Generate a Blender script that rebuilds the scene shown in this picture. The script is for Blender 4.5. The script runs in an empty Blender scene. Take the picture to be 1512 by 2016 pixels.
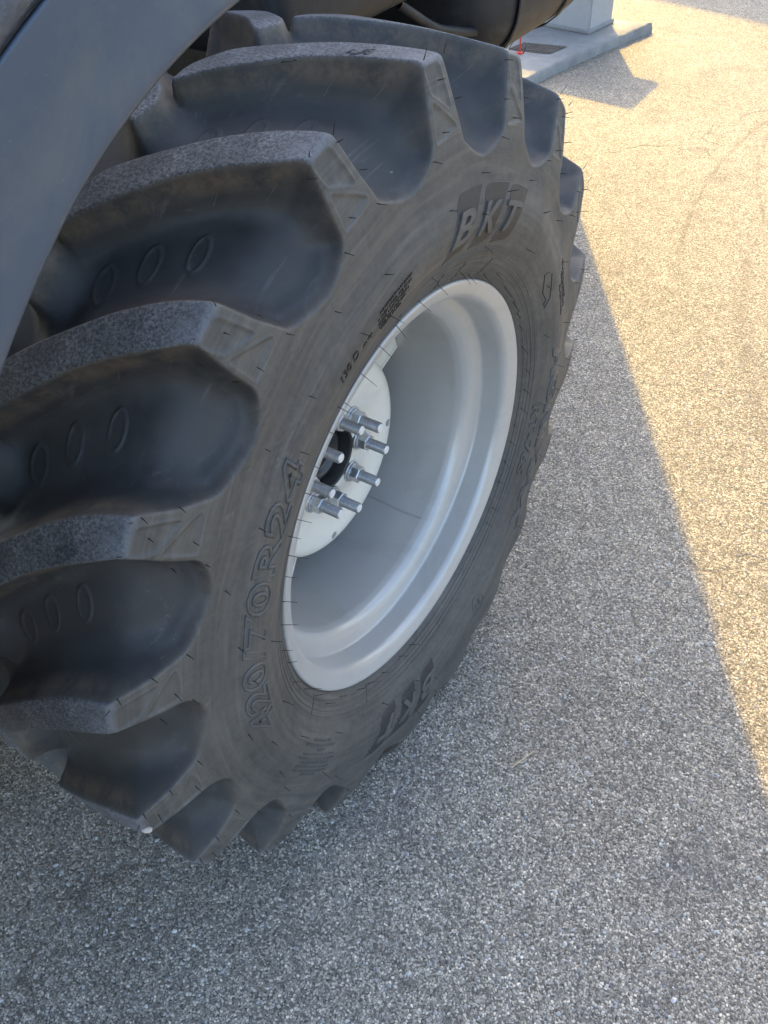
import bpy, bmesh, math, random
import numpy as np
from mathutils import Matrix, Vector
random.seed(7); rng = np.random.default_rng(7)
S = bpy.context.scene
COL = S.collection
PI = math.pi; R_ = math.radians

# ------------------------------------------------------------------ camera
cam = bpy.data.cameras.new('camera'); camo = bpy.data.objects.new('camera', cam); COL.objects.link(camo)
CR = np.array([[0.83522833, 0.54722456, -0.0542117], [-0.36646232, 0.6273977, 0.68707896], [0.40999878, -0.55400127, 0.72455752]])
M4 = Matrix.Identity(4)
for i in range(3):
    for j in range(3): M4[i][j] = CR[j][i]
M4.translation = Vector((0.45983715, -0.71385401, 1.43775813))
camo.matrix_world = M4
cam.sensor_fit = 'VERTICAL'; cam.sensor_height = 24.0; cam.sensor_width = 18.0
cam.lens = 24.0 * 1542.46 / 2016.0
cam.clip_start = 0.01; cam.clip_end = 400
S.camera = camo
S.render.resolution_x = 768; S.render.resolution_y = 1024

# ------------------------------------------------------------------ sky, sun, exposure
SUN_AZ = Vector((-0.534, 0.8455)).normalized(); SUN_EL = R_(35)
w = bpy.data.worlds.new('World'); S.world = w; w.use_nodes = True
nt = w.node_tree; nt.nodes.clear()
sky = nt.nodes.new('ShaderNodeTexSky'); sky.sky_type = 'NISHITA'; sky.sun_disc = False
sky.sun_elevation = SUN_EL; sky.sun_rotation = math.atan2(SUN_AZ.x, SUN_AZ.y)
sky.air_density = 1.0; sky.dust_density = 3.0; sky.ozone_density = 1.0
bg = nt.nodes.new('ShaderNodeBackground'); bg.inputs[1].default_value = 0.15
wo = nt.nodes.new('ShaderNodeOutputWorld')
nt.links.new(sky.outputs[0], bg.inputs[0]); nt.links.new(bg.outputs[0], wo.inputs[0])
sl = bpy.data.lights.new('sun', 'SUN'); so = bpy.data.objects.new('sun', sl); COL.objects.link(so)
sl.energy = 2.15; sl.angle = R_(0.6); sl.color = (1.0, 0.66, 0.12)
d = Vector((SUN_AZ.x * math.cos(SUN_EL), SUN_AZ.y * math.cos(SUN_EL), math.sin(SUN_EL)))
so.rotation_euler = d.to_track_quat('Z', 'Y').to_euler(); so.location = d * 20
S.view_settings.view_transform = 'Standard'; S.view_settings.look = 'None'
S.view_settings.exposure = 2.2; S.view_settings.gamma = 1.0; S.view_settings.use_curve_mapping = False

# ------------------------------------------------------------------ helpers
def tag(o, label=None, cat=None, group=None, kind=None):
    if label: o['label'] = label
    if cat: o['category'] = cat
    if group: o['group'] = group
    if kind: o['kind'] = kind
    return o
def empty(name, loc=(0, 0, 0)):
    o = bpy.data.objects.new(name, None); COL.objects.link(o); o.location = loc; return o
def link(name, me, mat=None, parent=None, loc=None):
    o = bpy.data.objects.new(name, me); COL.objects.link(o)
    if mat and not me.materials: me.materials.append(mat)
    if parent: o.parent = parent
    if loc is not None: o.location = loc
    return o
def mesh_np(name, V, F, smooth=True, normals=None, attrs=None):
    V = np.asarray(V, np.float32); F = np.asarray(F, np.int32)
    me = bpy.data.meshes.new(name); n = F.shape[1]
    me.vertices.add(len(V)); me.vertices.foreach_set('co', V.ravel())
    me.loops.add(F.size); me.loops.foreach_set('vertex_index', F.ravel())
    me.polygons.add(len(F)); me.polygons.foreach_set('loop_start', np.arange(0, F.size, n, dtype=np.int32))
    me.polygons.foreach_set('use_smooth', np.full(len(F), smooth))
    me.update(calc_edges=True)
    if attrs:
        for k, a in attrs.items():
            at = me.attributes.new(k, 'FLOAT', 'POINT'); at.data.foreach_set('value', np.asarray(a, np.float32))
    if normals is not None: me.normals_split_custom_set_from_vertices(np.asarray(normals, np.float32))
    return me
def from_bm(name, bm, mat=None, parent=None, smooth=False, loc=None, angle=None):
    me = bpy.data.meshes.new(name); bm.normal_update(); bm.to_mesh(me); bm.free()
    if smooth:
        me.polygons.foreach_set('use_smooth', [True] * len(me.polygons))
        if angle: me.set_sharp_from_angle(angle=R_(angle))
    return link(name, me, mat, parent, loc)
def lathe(prof, n=96, a0=0, a1=2 * PI, closed=True):
    """profile of (x, r) about the X axis"""
    P = np.array(prof, float); m = len(P); full = abs(a1 - a0 - 2 * PI) < 1e-6
    A = np.linspace(a0, a1, n + (0 if full else 1), endpoint=not full)
    V = np.stack([np.repeat(P[None, :, 0], len(A), 0), P[None, :, 1] * np.cos(A)[:, None], P[None, :, 1] * np.sin(A)[:, None]], -1).reshape(-1, 3)
    F = []
    K = len(A)
    for i in range(K if full else K - 1):
        for j in range(m - 1):
            i2 = (i + 1) % K
            F.append((i * m + j, i * m + j + 1, i2 * m + j + 1, i2 * m + j))
    return V, np.array(F)
def smooth_prof(P, n, sig=0.0):
    P = np.array(P, float); L = np.r_[0, np.cumsum(np.hypot(*np.diff(P, axis=0).T))]
    t = np.linspace(0, L[-1], n); Q = np.stack([np.interp(t, L, P[:, k]) for k in range(P.shape[1])], 1)
    if sig > 0:
        s = sig / (L[-1] / (n - 1)); k = int(4 * s) + 1; g = np.exp(-.5 * (np.arange(-k, k + 1) / s) ** 2); g /= g.sum()
        Qp = np.concatenate([2 * Q[0] - Q[k:0:-1], Q, 2 * Q[-1] - Q[-2:-k - 2:-1]])
        Q2 = np.stack([np.convolve(Qp[:, j], g, 'valid') for j in range(Q.shape[1])], 1)
        Q = Q2
    return Q
def box_bm(bm, x0, x1, y0, y1, z0, z1, M=None):
    vs = [bm.verts.new((x, y, z)) for x in (x0, x1) for y in (y0, y1) for z in (z0, z1)]
    if M:
        for v in vs: v.co = M @ v.co
    for f in ((0, 1, 3, 2), (4, 6, 7, 5), (0, 4, 5, 1), (2, 3, 7, 6), (0, 2, 6, 4), (1, 5, 7, 3)): bm.faces.new([vs[i] for i in f])
    return vs
def box(name, dims, mat, parent=None, bev=0.0, seg=3, smooth=True):
    bm = bmesh.new(); box_bm(bm, *dims); bmesh.ops.recalc_face_normals(bm, faces=bm.faces)
    if bev: bmesh.ops.bevel(bm, geom=bm.edges[:], offset=bev, segments=seg, affect='EDGES', profile=.5)
    return from_bm(name, bm, mat, parent, smooth=smooth, angle=35)

# ------------------------------------------------------------------ materials
def material(name, col=(.5, .5, .5), rough=.5, metal=0.0, spec=.5):
    m = bpy.data.materials.new(name); m.use_nodes = True
    b = m.node_tree.nodes['Principled BSDF']
    b.inputs['Base Color'].default_value = (*col, 1); b.inputs['Roughness'].default_value = rough
    b.inputs['Metallic'].default_value = metal; b.inputs['Specular IOR Level'].default_value = spec
    return m
class NT:
    def __init__(s, m): s.t = m.node_tree; s.b = s.t.nodes['Principled BSDF']; s.o = s.t.nodes['Material Output']
    def n(s, typ, **k):
        x = s.t.nodes.new('ShaderNode' + typ)
        for a, v in k.items():
            if a.startswith('i_'): x.inputs[a[2:].replace('_', ' ')].default_value = v
            else: setattr(x, a, v)
        return x
    def l(s, a, b): s.t.links.new(a, b)
    def coord(s, scale=None):
        c = s.n('TexCoord').outputs['Object']
        if scale:
            mp = s.n('Mapping'); s.l(c, mp.inputs[0]); mp.inputs['Scale'].default_value = scale; return mp.outputs[0]
        return c
    def noise(s, scale, detail=4, rough=.55, co=None, dist=0.0):
        x = s.n('TexNoise'); x.inputs['Scale'].default_value = scale; x.inputs['Detail'].default_value = detail
        x.inputs['Roughness'].default_value = rough; x.inputs['Distortion'].default_value = dist
        s.l(co or s.coord(), x.inputs['Vector']); return x.outputs[0]
    def ramp(s, f, stops):
        x = s.n('ValToRGB'); s.l(f, x.inputs[0]); e = x.color_ramp.elements
        while len(e) < len(stops): e.new(.5)
        for k, (p, c) in enumerate(stops):
            e[k].position = p; e[k].color = (*((c,) * 3 if isinstance(c, (int, float)) else c), 1)
        return x.outputs[0]
    def math(s, op, a, b=None, clamp=False):
        x = s.n('Math', operation=op); x.use_clamp = clamp
        for k, v in enumerate((a, b)):
            if v is None: continue
            if isinstance(v, (int, float)): x.inputs[k].default_value = v
            else: s.l(v, x.inputs[k])
        return x.outputs[0]
    def mix(s, f, a, b, mode='MIX'):
        x = s.n('Mix', data_type='RGBA', blend_type=mode)
        for k, v in ((0, f), (6, a), (7, b)):
            if isinstance(v, (int, float)): x.inputs[k].default_value = v
            elif isinstance(v, tuple): x.inputs[k].default_value = (*v, 1)
            else: s.l(v, x.inputs[k])
        return x.outputs[2]
    def attr(s, name):
        x = s.n('Attribute'); x.attribute_name = name; return x.outputs['Fac']
    def bump(s, h, dist=.001, strength=1.0, normal=None):
        x = s.n('Bump'); x.inputs['Distance'].default_value = dist; x.inputs['Strength'].default_value = strength
        s.l(h, x.inputs['Height'])
        if normal: s.l(normal, x.inputs['Normal'])
        return x.outputs[0]

SHOULDER = .290
def rubber_material(name, plain=None):
    m = material(name, (.04, .04, .04), .55); N = NT(m)
    big = N.noise(7, 5, .6); mid = N.noise(38, 5, .65); fine = N.noise(700, 3, .6)
    streak = N.noise(9, 5, .6, N.coord((1, 6, 6)), 1.5)
    dust = N.ramp(N.math('ADD', N.math('MULTIPLY', big, .6), N.math('MULTIPLY', streak, .4)), [(.36, 0.0), (.62, 1.0)])
    side = N.mix(dust, (.042, .0405, .038), (.078, .073, .065))
    clean = N.mix(N.ramp(mid, [(.35, 0.0), (.75, 1.0)]), (.030, .0295, .029), (.046, .045, .043))
    if plain is not None:
        col = N.mix(1.0, side, (plain, plain, plain), 'MULTIPLY')
        rough = .6; h = N.math('ADD', N.math('MULTIPLY', fine, .5), mid)
    else:
        gap = N.attr('gap'); top = N.attr('top'); lip = N.attr('lip')
        col = N.mix(gap, side, clean)
        dl = N.math('MULTIPLY', lip, N.ramp(N.noise(24, 8, .75), [(.40, 0.0), (.56, 1.0)]))
        col = N.mix(N.math('MULTIPLY', dl, .7), col, (.135, .103, .070))
        sp = N.ramp(N.noise(300, 5, .85), [(.42, 0.0), (.60, 1.0)])
        pat = N.ramp(N.noise(14, 4, .6), [(.35, .35), (.7, 1.0)])
        tc = N.mix(N.math('MULTIPLY', sp, pat), (.034, .035, .038), (.25, .255, .265))
        edge = N.ramp(N.math('ABSOLUTE', N.math('SUBTRACT', N.attr('su'), SHOULDER)), [(.0, 1.0), (.045, 0.0)])
        tc = N.mix(N.math('MULTIPLY', edge, N.ramp(N.noise(60, 6, .75), [(.35, .15), (.65, .75)])), tc, (.23, .24, .26))  # shoulder wear with a bluish sky sheen put into its colour
        col = N.mix(top, col, tc)
        h = N.math('ADD', N.math('MULTIPLY', fine, .35), N.math('MULTIPLY', N.math('MULTIPLY', N.noise(430, 5, .8), top), 2.0))
        h = N.math('ADD', h, N.math('MULTIPLY', mid, .5))
        rough = N.math('ADD', .52, N.math('MULTIPLY', N.ramp(mid, [(.3, 0.0), (.7, 1.0)]), .18))
    # streaks running round the tyre: wiped dust and chalky marks
    if plain is None:
        sep = N.n('SeparateXYZ'); N.l(N.coord(), sep.inputs[0]); cb = N.n('CombineXYZ')
        N.l(N.math('MULTIPLY', N.attr('su'), 95), cb.inputs[0]); N.l(N.math('MULTIPLY', sep.outputs[1], 5), cb.inputs[1]); N.l(N.math('MULTIPLY', sep.outputs[2], 5), cb.inputs[2])
        st = N.noise(1.0, 5, .65, cb.outputs[0], .6)
        wipe = N.math('MULTIPLY', N.ramp(st, [(.42, 0.0), (.70, 1.0)]), N.math('SUBTRACT', 1, top))
        col = N.mix(N.math('MULTIPLY', N.math('MULTIPLY', wipe, N.math('SUBTRACT', 1, gap)), .38), col, (.16, .145, .12))
        chalk = N.math('MULTIPLY', N.ramp(st, [(.60, 0.0), (.74, 1.0)]), N.ramp(N.noise(9, 4, .6), [(.52, 0.0), (.64, 1.0)]))
        col = N.mix(N.math('MULTIPLY', chalk, .42), col, (.22, .22, .23))
    rub = N.math('MULTIPLY', N.ramp(N.noise(34, 7, .8, N.coord((1, .35, .8)), 2.0), [(.56, 0.0), (.66, 1.0)]), N.ramp(N.noise(5, 3), [(.48, 0.0), (.6, 1.0)]))
    col = N.mix(N.math('MULTIPLY', rub, .30), col, (.20, .19, .175))
    sp2 = N.ramp(N.noise(90, 3, .7), [(.73, 0.0), (.76, .7)])
    col = N.mix(sp2, col, (.22, .20, .17))
    N.l(col, N.b.inputs['Base Color'])
    if isinstance(rough, float): N.b.inputs['Roughness'].default_value = rough
    else: N.l(rough, N.b.inputs['Roughness'])
    N.l(N.bump(h, .0007, .8), N.b.inputs['Normal'])
    return m
MAT = {}
MAT['rubber'] = rubber_material('tyre_rubber')
MAT['letter'] = rubber_material('raised_rubber', 1.3)
MAT['panel'] = rubber_material('knurled_rubber', .45)
MAT['whisker'] = material('whisker_rubber', (.012, .012, .013), .5)

def paint(name, c0, c1, rough, bumpd=.0006, sc=25, coat=0.0, spec=.5):
    m = material(name, c0, rough, spec=spec); N = NT(m)
    f = N.ramp(N.noise(sc, 6, .65), [(.35, 0.0), (.7, 1.0)])
    c = N.mix(f, c0, c1)
    sk = N.ramp(N.noise(420, 3, .7), [(.70, 0.0), (.76, 1.0)])
    c = N.mix(N.math('MULTIPLY', sk, .35), c, (.45, .44, .40) if c0[0] < .3 else (.30, .27, .22))
    sm = N.ramp(N.noise(6, 7, .7, None, 1.6), [(.50, 0.0), (.68, 1.0)]); c = N.mix(N.math('MULTIPLY', sm, .16), c, (.20, .17, .13))
    gr = N.math('MULTIPLY', N.ramp(N.noise(75, 5, .8), [(.60, 0.0), (.70, 1.0)]), N.ramp(N.noise(3.5, 3), [(.45, 0.0), (.62, 1.0)])); c = N.mix(N.math('MULTIPLY', gr, .28), c, (.22, .19, .15))
    N.l(c, N.b.inputs['Base Color'])
    N.l(N.math('ADD', rough - .02, N.math('MULTIPLY', f, .05)), N.b.inputs['Roughness'])
    N.l(N.bump(N.math('ADD', N.noise(160, 3, .5), N.math('MULTIPLY', N.noise(6, 2), 3)), bumpd, .5), N.b.inputs['Normal'])
    N.b.inputs['Coat Weight'].default_value = coat; N.b.inputs['Coat Roughness'].default_value = .25
    return m
MAT['rim'] = paint('rim_grey_paint', (.43, .415, .385), (.415, .40, .37), .31, .00012, 5, .35)
MAT['rim'].node_tree.nodes['Principled BSDF'].inputs['Metallic'].default_value = .15
MAT['disc'] = paint('cream_disc_paint', (.66, .63, .55), (.64, .61, .53), .32, .0004, 7, .2)
MAT['guard'] = paint('mudguard_plastic', (.046, .064, .088), (.052, .070, .094), .34, .0002, 4)
MAT['guard_top'] = paint('textured_plastic', (.055, .062, .072), (.08, .085, .095), .6, .004, 60)
MAT['black'] = paint('black_plastic', (.013, .013, .014), (.022, .022, .022), .55, .0006, 18)
MAT['chassis'] = paint('dusty_casting', (.16, .13, .105), (.09, .078, .065), .8, .002, 22)
MAT['body'] = paint('tractor_body_paint', (.10, .11, .12), (.12, .13, .14), .4, .0004, 4)
MAT['red'] = material('red_paint', (.55, .05, .03), .45)
MAT['hub'] = paint('black_hub_paint', (.012, .012, .013), (.03, .03, .03), .28, .0006, 18)

def zinc():
    m = material('zinc_steel', (.50, .52, .54), .38, .85); N = NT(m)
    f = N.ramp(N.noise(230, 4, .6), [(.35, 0.0), (.7, 1.0)])
    N.l(N.mix(f, (.42, .44, .47), (.62, .63, .62)), N.b.inputs['Base Color'])
    N.l(N.math('ADD', .3, N.math('MULTIPLY', f, .2)), N.b.inputs['Roughness'])
    return m
MAT['zinc'] = zinc()
MAT['zinc_end'] = material('bright_bolt_end', (.72, .71, .68), .5, .3)

def concrete(name, c0, c1, sc=14):
    m = material(name, c0, .85); N = NT(m)
    f = N.ramp(N.noise(sc, 8, .7), [(.32, 0.0), (.7, 1.0)])
    g = N.ramp(N.noise(3.1, 4, .6), [(.4, 0.0), (.66, 1.0)])
    c = N.mix(f, c0, c1); c = N.mix(N.math('MULTIPLY', g, .4), c, tuple(.62 * v for v in c0))
    sp = N.ramp(N.noise(260, 3, .7), [(.62, 0.0), (.70, 1.0)]); c = N.mix(N.math('MULTIPLY', sp, .5), c, tuple(.45 * v for v in c0))
    N.l(c, N.b.inputs['Base Color']); N.l(N.bump(N.math('ADD', N.noise(90, 5, .7), N.noise(20, 4)), .004, .6), N.b.inputs['Normal'])
    return m
MAT['concrete'] = concrete('island_concrete', (.23, .225, .215), (.32, .315, .295))
MAT['plinth'] = concrete('plinth_render', (.36, .36, .355), (.43, .43, .42), 7)

def asphalt():
    m = material('asphalt', (.2, .2, .2), .8); N = NT(m)
    co = N.coord()
    wp = N.n('TexNoise'); wp.inputs['Scale'].default_value = 90; N.l(co, wp.inputs['Vector'])
    sc = N.n('VectorMath', operation='SCALE'); N.l(wp.outputs['Color'], sc.inputs[0]); sc.inputs['Scale'].default_value = .003
    ad = N.n('VectorMath', operation='ADD'); N.l(co, ad.inputs[0]); N.l(sc.outputs[0], ad.inputs[1]); cw = ad.outputs[0]
    v = N.n('TexVoronoi'); v.inputs['Scale'].default_value = 235; N.l(cw, v.inputs['Vector'])
    e = N.n('TexVoronoi', feature='DISTANCE_TO_EDGE'); e.inputs['Scale'].default_value = 235; N.l(cw, e.inputs['Vector'])
    v2 = N.n('TexVoronoi'); v2.inputs['Scale'].default_value = 430; N.l(cw, v2.inputs['Vector'])
    sep = N.n('SeparateColor'); N.l(v.outputs['Color'], sep.inputs[0])
    sep2 = N.n('SeparateColor'); N.l(v2.outputs['Color'], sep2.inputs[0])
    tone = N.ramp(sep.outputs[0], [(0.0, (.09, .089, .086)), (.35, (.20, .198, .19)), (.7, (.34, .335, .32)), (.93, (.48, .47, .445)), (1.0, (.62, .60, .57))])
    tone2 = N.ramp(sep2.outputs[0], [(0.0, (.04, .04, .039)), (.6, (.15, .148, .142)), (1.0, (.38, .37, .35))])
    here = N.ramp(sep.outputs[1], [(.22, 0.0), (.26, 1.0)])          # some cells are binder with small grit
    edge = N.ramp(e.outputs['Distance'], [(.03, 0.0), (.14, 1.0)])
    stone = N.math('MULTIPLY', here, edge)
    c = N.mix(stone, tone2, tone)
    patch = N.ramp(N.noise(1.3, 5, .6), [(.35, (1.18, 1.06, .89)), (.65, (1.52, 1.38, 1.16))])
    patch2 = N.ramp(N.noise(17, 5, .7), [(.3, .80), (.7, 1.12)])
    c = N.mix(1.0, c, patch, 'MULTIPLY'); c = N.mix(1.0, c, patch2, 'MULTIPLY')
    # old crack lines and an oily tyre mark
    cr = N.n('TexVoronoi', feature='DISTANCE_TO_EDGE'); cr.inputs['Scale'].default_value = .55
    nz = N.n('TexNoise'); nz.inputs['Scale'].default_value = 2.2; nz.inputs['Detail'].default_value = 6; N.l(co, nz.inputs['Vector'])
    a2 = N.n('VectorMath', operation='ADD'); N.l(co, a2.inputs[0]); N.l(nz.outputs['Color'], a2.inputs[1]); N.l(a2.outputs[0], cr.inputs['Vector'])
    crk = N.math('MULTIPLY', N.ramp(cr.outputs['Distance'], [(0.0, 1.0), (.006, 0.0)]), N.ramp(N.noise(4, 3), [(.42, 0.0), (.6, .55)]))
    c = N.mix(crk, c, (.05, .045, .04))
    # curved marks left by tyres, stains
    for (mx, my, mr, wd, amt, y0, y1) in ((2.819, 2.748, 3.057, .012, .55, 1.75, 3.6), (2.9, 2.5, 2.86, .028, .4, .8, 2.3), (2.2, 3.3, 2.35, .010, .35, 1.6, 4.2)):
        dv = N.n('VectorMath', operation='DISTANCE'); N.l(co, dv.inputs[0]); dv.inputs[1].default_value = (mx, my, 0)
        q = N.math('ABSOLUTE', N.math('SUBTRACT', N.math('ADD', dv.outputs['Value'], N.math('MULTIPLY', N.noise(5, 3), .03)), mr + .015))
        q = N.ramp(N.math('DIVIDE', q, wd * 2), [(0.1, 1.0), (.6, 0.0)])
        sx_ = N.n('SeparateXYZ'); N.l(co, sx_.inputs[0])
        q = N.math('MULTIPLY', q, N.ramp(N.math('DIVIDE', N.math('SUBTRACT', sx_.outputs[1], y0), y1 - y0), [(0.0, 0.0), (.2, 1.0), (.8, 1.0), (1.0, 0.0)]))
        q = N.math('MULTIPLY', q, N.ramp(N.noise(14, 4), [(.3, .2), (.6, 1.0)]))
        c = N.mix(N.math('MULTIPLY', q, amt), c, (.09, .075, .06))
    oil = N.math('MULTIPLY', N.ramp(N.noise(2.6, 5, .6, None, .4), [(.56, 0.0), (.72, .5)]), 1.0)
    c = N.mix(oil, c, (.075, .075, .078))
    N.l(c, N.b.inputs['Base Color'])
    N.l(N.math('SUBTRACT', .82, N.math('MULTIPLY', stone, .26)), N.b.inputs['Roughness'])
    dome = N.ramp(e.outputs['Distance'], [(0.0, 0.0), (.10, .7), (.45, 1.0)])
    h = N.math('MULTIPLY', N.math('MULTIPLY', dome, here), N.math('ADD', .5, sep.outputs[2]))
    tiltn = N.math('MULTIPLY', N.noise(260, 2, .6), .9)
    h = N.math('ADD', N.math('ADD', h, tiltn), N.math('MULTIPLY', sep2.outputs[0], .35))
    h = N.math('SUBTRACT', h, N.math('MULTIPLY', crk, 3.0))
    N.l(N.bump(h, .0022, 1.0), N.b.inputs['Normal'])
    return m
MAT['asphalt'] = asphalt()

# ------------------------------------------------------------------ ground
bm = bmesh.new(); bmesh.ops.create_grid(bm, x_segments=2, y_segments=2, size=150)
tag(from_bm('asphalt_ground', bm, MAT['asphalt']), kind='structure')

# kerbed island of the filling station
isl = [(-1.69, 1.80), (-1.331, 3.289), (-1.294, 3.512), (-1.191, 3.941), (-1.094, 4.300), (-1.33, 4.284), (-3.6, 4.17), (-4.1, 1.95)]
bm = bmesh.new()
def densify(P, step):
    out = []
    for a, b in zip(P, P[1:] + P[:1]):
        n = max(1, int(math.hypot(b[0] - a[0], b[1] - a[1]) / step))
        for k in range(n): out.append((a[0] + (b[0] - a[0]) * k / n, a[1] + (b[1] - a[1]) * k / n))
    return out
isd = densify(isl, .03)
rgh = [(x + random.gauss(0, .003), y + random.gauss(0, .004)) for x, y in isd]
lay = []
for z, k in ((-.02, 0), (.018, 0), (.038, .004), (.047, .011), (.05, .02)):
    cx, cy = -2.5, 3.1
    lay.append([bm.verts.new((x + (cx - x) / math.hypot(cx - x, cy - y) * k + random.gauss(0, .0015), y + (cy - y) / math.hypot(cx - x, cy - y) * k + random.gauss(0, .0015), z + (random.gauss(0, .0012) if z > 0 else 0))) for x, y in rgh])
for A, B in zip(lay, lay[1:]):
    for i in range(len(A)): bm.faces.new((A[i], A[(i + 1) % len(A)], B[(i + 1) % len(A)], B[i]))
bm.faces.new(lay[-1])
bmesh.ops.recalc_face_normals(bm, faces=bm.faces)
island = tag(from_bm('pavement_island', bm, MAT['concrete'], smooth=True, angle=50), kind='structure')
bm = bmesh.new()
g = [(-1.60, 3.70), (-1.36, 3.725), (-1.395, 3.58), (-1.63, 3.565)]
gv = [bm.verts.new((x, y, .0535)) for x, y in g]; bm.faces.new(gv)
for k in range(11):
    t0 = (k + .15) / 11; t1 = (k + .6) / 11
    def L(t, s):
        a = Vector(g[0]).lerp(Vector(g[1]), t); b = Vector(g[3]).lerp(Vector(g[2]), t); return a.lerp(b, s)
    q = [L(t0, .06), L(t1, .06), L(t1, .94), L(t0, .94)]
    lo = [bm.verts.new((p.x, p.y, .054)) for p in q]; up = [bm.verts.new((p.x, p.y, .058)) for p in q]
    bm.faces.new(up)
    for i in range(4): bm.faces.new((lo[i], lo[(i + 1) % 4], up[(i + 1) % 4], up[i]))
bmesh.ops.recalc_face_normals(bm, faces=bm.faces)
from_bm('drain_grate', bm, MAT['chassis'], island)

# plinth on the island
pl = empty('plinth', (-1.343, 3.966, .05)); pl.rotation_euler.z = math.atan2(-.039, .245) * 1.0
tag(pl, 'pale grey rendered plinth standing on the concrete island', 'plinth')
bm = bmesh.new()
box_bm(bm, -.95, 0, 0, .25, 0, .52)  # hidden left length extended to widen the cast shadow
for v in bm.verts:
    if v.co.z > .3: v.co.x = -.475 + (v.co.x + .475) * .985; v.co.x -= .002; v.co.y = .125 + (v.co.y - .125) * .97
bmesh.ops.recalc_face_normals(bm, faces=bm.faces); bmesh.ops.bevel(bm, geom=bm.edges[:], offset=.012, segments=3, affect='EDGES')
from_bm('plinth_shaft', bm, MAT['plinth'], pl, smooth=True, angle=35)
box('base_trim', (-.958, .008, -.008, .258, 0, .022), MAT['concrete'], pl, .006)
bm = bmesh.new(); box_bm(bm, -1.0, .06, -.05, .30, .52, .56)  # cap out of view, added and widened to shape the kerb shadow
bmesh.ops.recalc_face_normals(bm, faces=bm.faces)
for v in bm.verts:
    if v.co.x > 0 and v.co.y < 0: v.co.x += .05
from_bm('shade_cap_slab', bm, MAT['plinth'], pl)
po = empty('marker_post', (-1.545, 3.53, .05)); tag(po, 'thin red marker post on the concrete island behind the tyre', 'post')
bm = bmesh.new(); bmesh.ops.create_cone(bm, cap_ends=True, segments=12, radius1=.0045, radius2=.0045, depth=.12, matrix=Matrix.Translation((0, 0, .06)))
from_bm('post', bm, MAT['red'], po, True, angle=40)
bm = bmesh.new(); bmesh.ops.create_cone(bm, cap_ends=True, segments=16, radius1=.02, radius2=.018, depth=.008, matrix=Matrix.Translation((0, 0, .004)))
from_bm('foot_plate', bm, MAT['red'], po, True, angle=40)

# unseen canopy added overhead to cast the shade across the top right corner
cp = empty('shade_canopy', (0, 12, 0)); tag(cp, 'unseen flat canopy on posts, added to shade the far end of the yard', 'canopy')
bm = bmesh.new()
box_bm(bm, -9, 9, 0, 7, 0, .4, Matrix.Translation((-2.97, 9.66 - 12, 4.0)) @ Matrix.Rotation(math.atan2(-.194, .574), 4, 'Z') @ Matrix.Translation((0.2, 0, 0)))
bmesh.ops.recalc_face_normals(bm, faces=bm.faces)
from_bm('shade_roof', bm, MAT['plinth'], cp)
for x in (-8.5, -3, 3):
    box('post', (x, x + .2, 1.5, 1.7, 0, 4.0), MAT['plinth'], cp)

# ------------------------------------------------------------------ tractor
ZC = 0.578
tr = empty('tractor', (0, 0, 0))
tag(tr, 'grey tractor standing on the asphalt, its big lugged wheel filling the view', 'tractor')
WC = (0, 0, ZC)

# ---- tyre height field
NP = 19; PITCH = 360 / NP; PH = 64.517
Qc = [(-.012, .318), (-.004, .327), (.003, .333), (.008, .341), (.014, .352), (.024, .372), (.033, .395), (.037, .415), (.0345, .437), (.0285, .457), (.0255, .475), (.0245, .497), (.0225, .525), (.0165, .556), (.0065, .592), (.0035, .5985), (-.003, .6005), (-.04, .604), (-.10, .609), (-.178, .612)]
Pc = [(-.012, .318), (-.004, .327), (.003, .333), (.008, .341), (.014, .352), (.024, .372), (.033, .395), (.037, .415), (.0345, .437), (.0275, .458), (.015, .480), (.003, .500), (-.007, .514), (-.018, .528), (-.033, .542), (-.038, .545), (-.044, .548), (-.075, .555), (-.115, .562), (-.178, .567)]
Q = np.array(Qc + [(-.356 - x, r) for x, r in Qc[-2::-1]]); P = np.array(Pc + [(-.356 - x, r) for x, r in Pc[-2::-1]])
L = np.r_[0, np.cumsum(np.hypot(*np.diff(Q, axis=0).T))]; LT = L[-1]
dl = .0006; tt = np.arange(0, LT, dl)
def gsm(A, sig):
    k = int(4 * sig / dl) + 1; g = np.exp(-.5 * (np.arange(-k, k + 1) * dl / sig) ** 2); g /= g.sum()
    Ap = np.concatenate([2 * A[0] - A[k:0:-1], A, 2 * A[-1] - A[-2:-k - 2:-1]]); return np.convolve(Ap, g, 'valid')
def fine(C, sig): return np.stack([gsm(np.interp(tt, L, C[:, k]), sig) for k in range(2)], 1)
Qf0 = fine(Q, .0027); Qs = fine(Q, .007); Pf = fine(P, .013)
# keep the shoulder corner crisp, the rest soft
wsh = np.clip(1 - np.abs(tt - np.interp(.5985, Q[:16, 1], L[:16])) / .02, 0, 1)
wsh = np.maximum(wsh, wsh[::-1]); wsh = wsh ** .5
Qf = Qs * (1 - wsh[:, None]) + Qf0 * wsh[:, None]
same = np.clip((tt - .135) / .02, 0, 1); same = np.minimum(same, same[::-1]); Pf = Pf * same[:, None] + Qf * (1 - same[:, None])
LSH = float(np.interp(.5985, Q[:16, 1], L[:16]))       # arc length of the shoulder edge
# rows: fine on the near side, coarser on the far one
den = np.where(tt < LT / 2 + .05, 1 / .0018, 1 / .0042); cd = np.cumsum(den) * dl
NR = int(cd[-1]); rows = np.interp(np.arange(NR), cd, tt)
QX = np.stack([np.interp(rows, tt, Qf[:, k]) for k in range(2)], 1); PX = np.stack([np.interp(rows, tt, Pf[:, k]) for k in range(2)], 1)
wN = rows - LSH; wF = (LT - rows) - LSH               # inward distance from near / far shoulder
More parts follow.
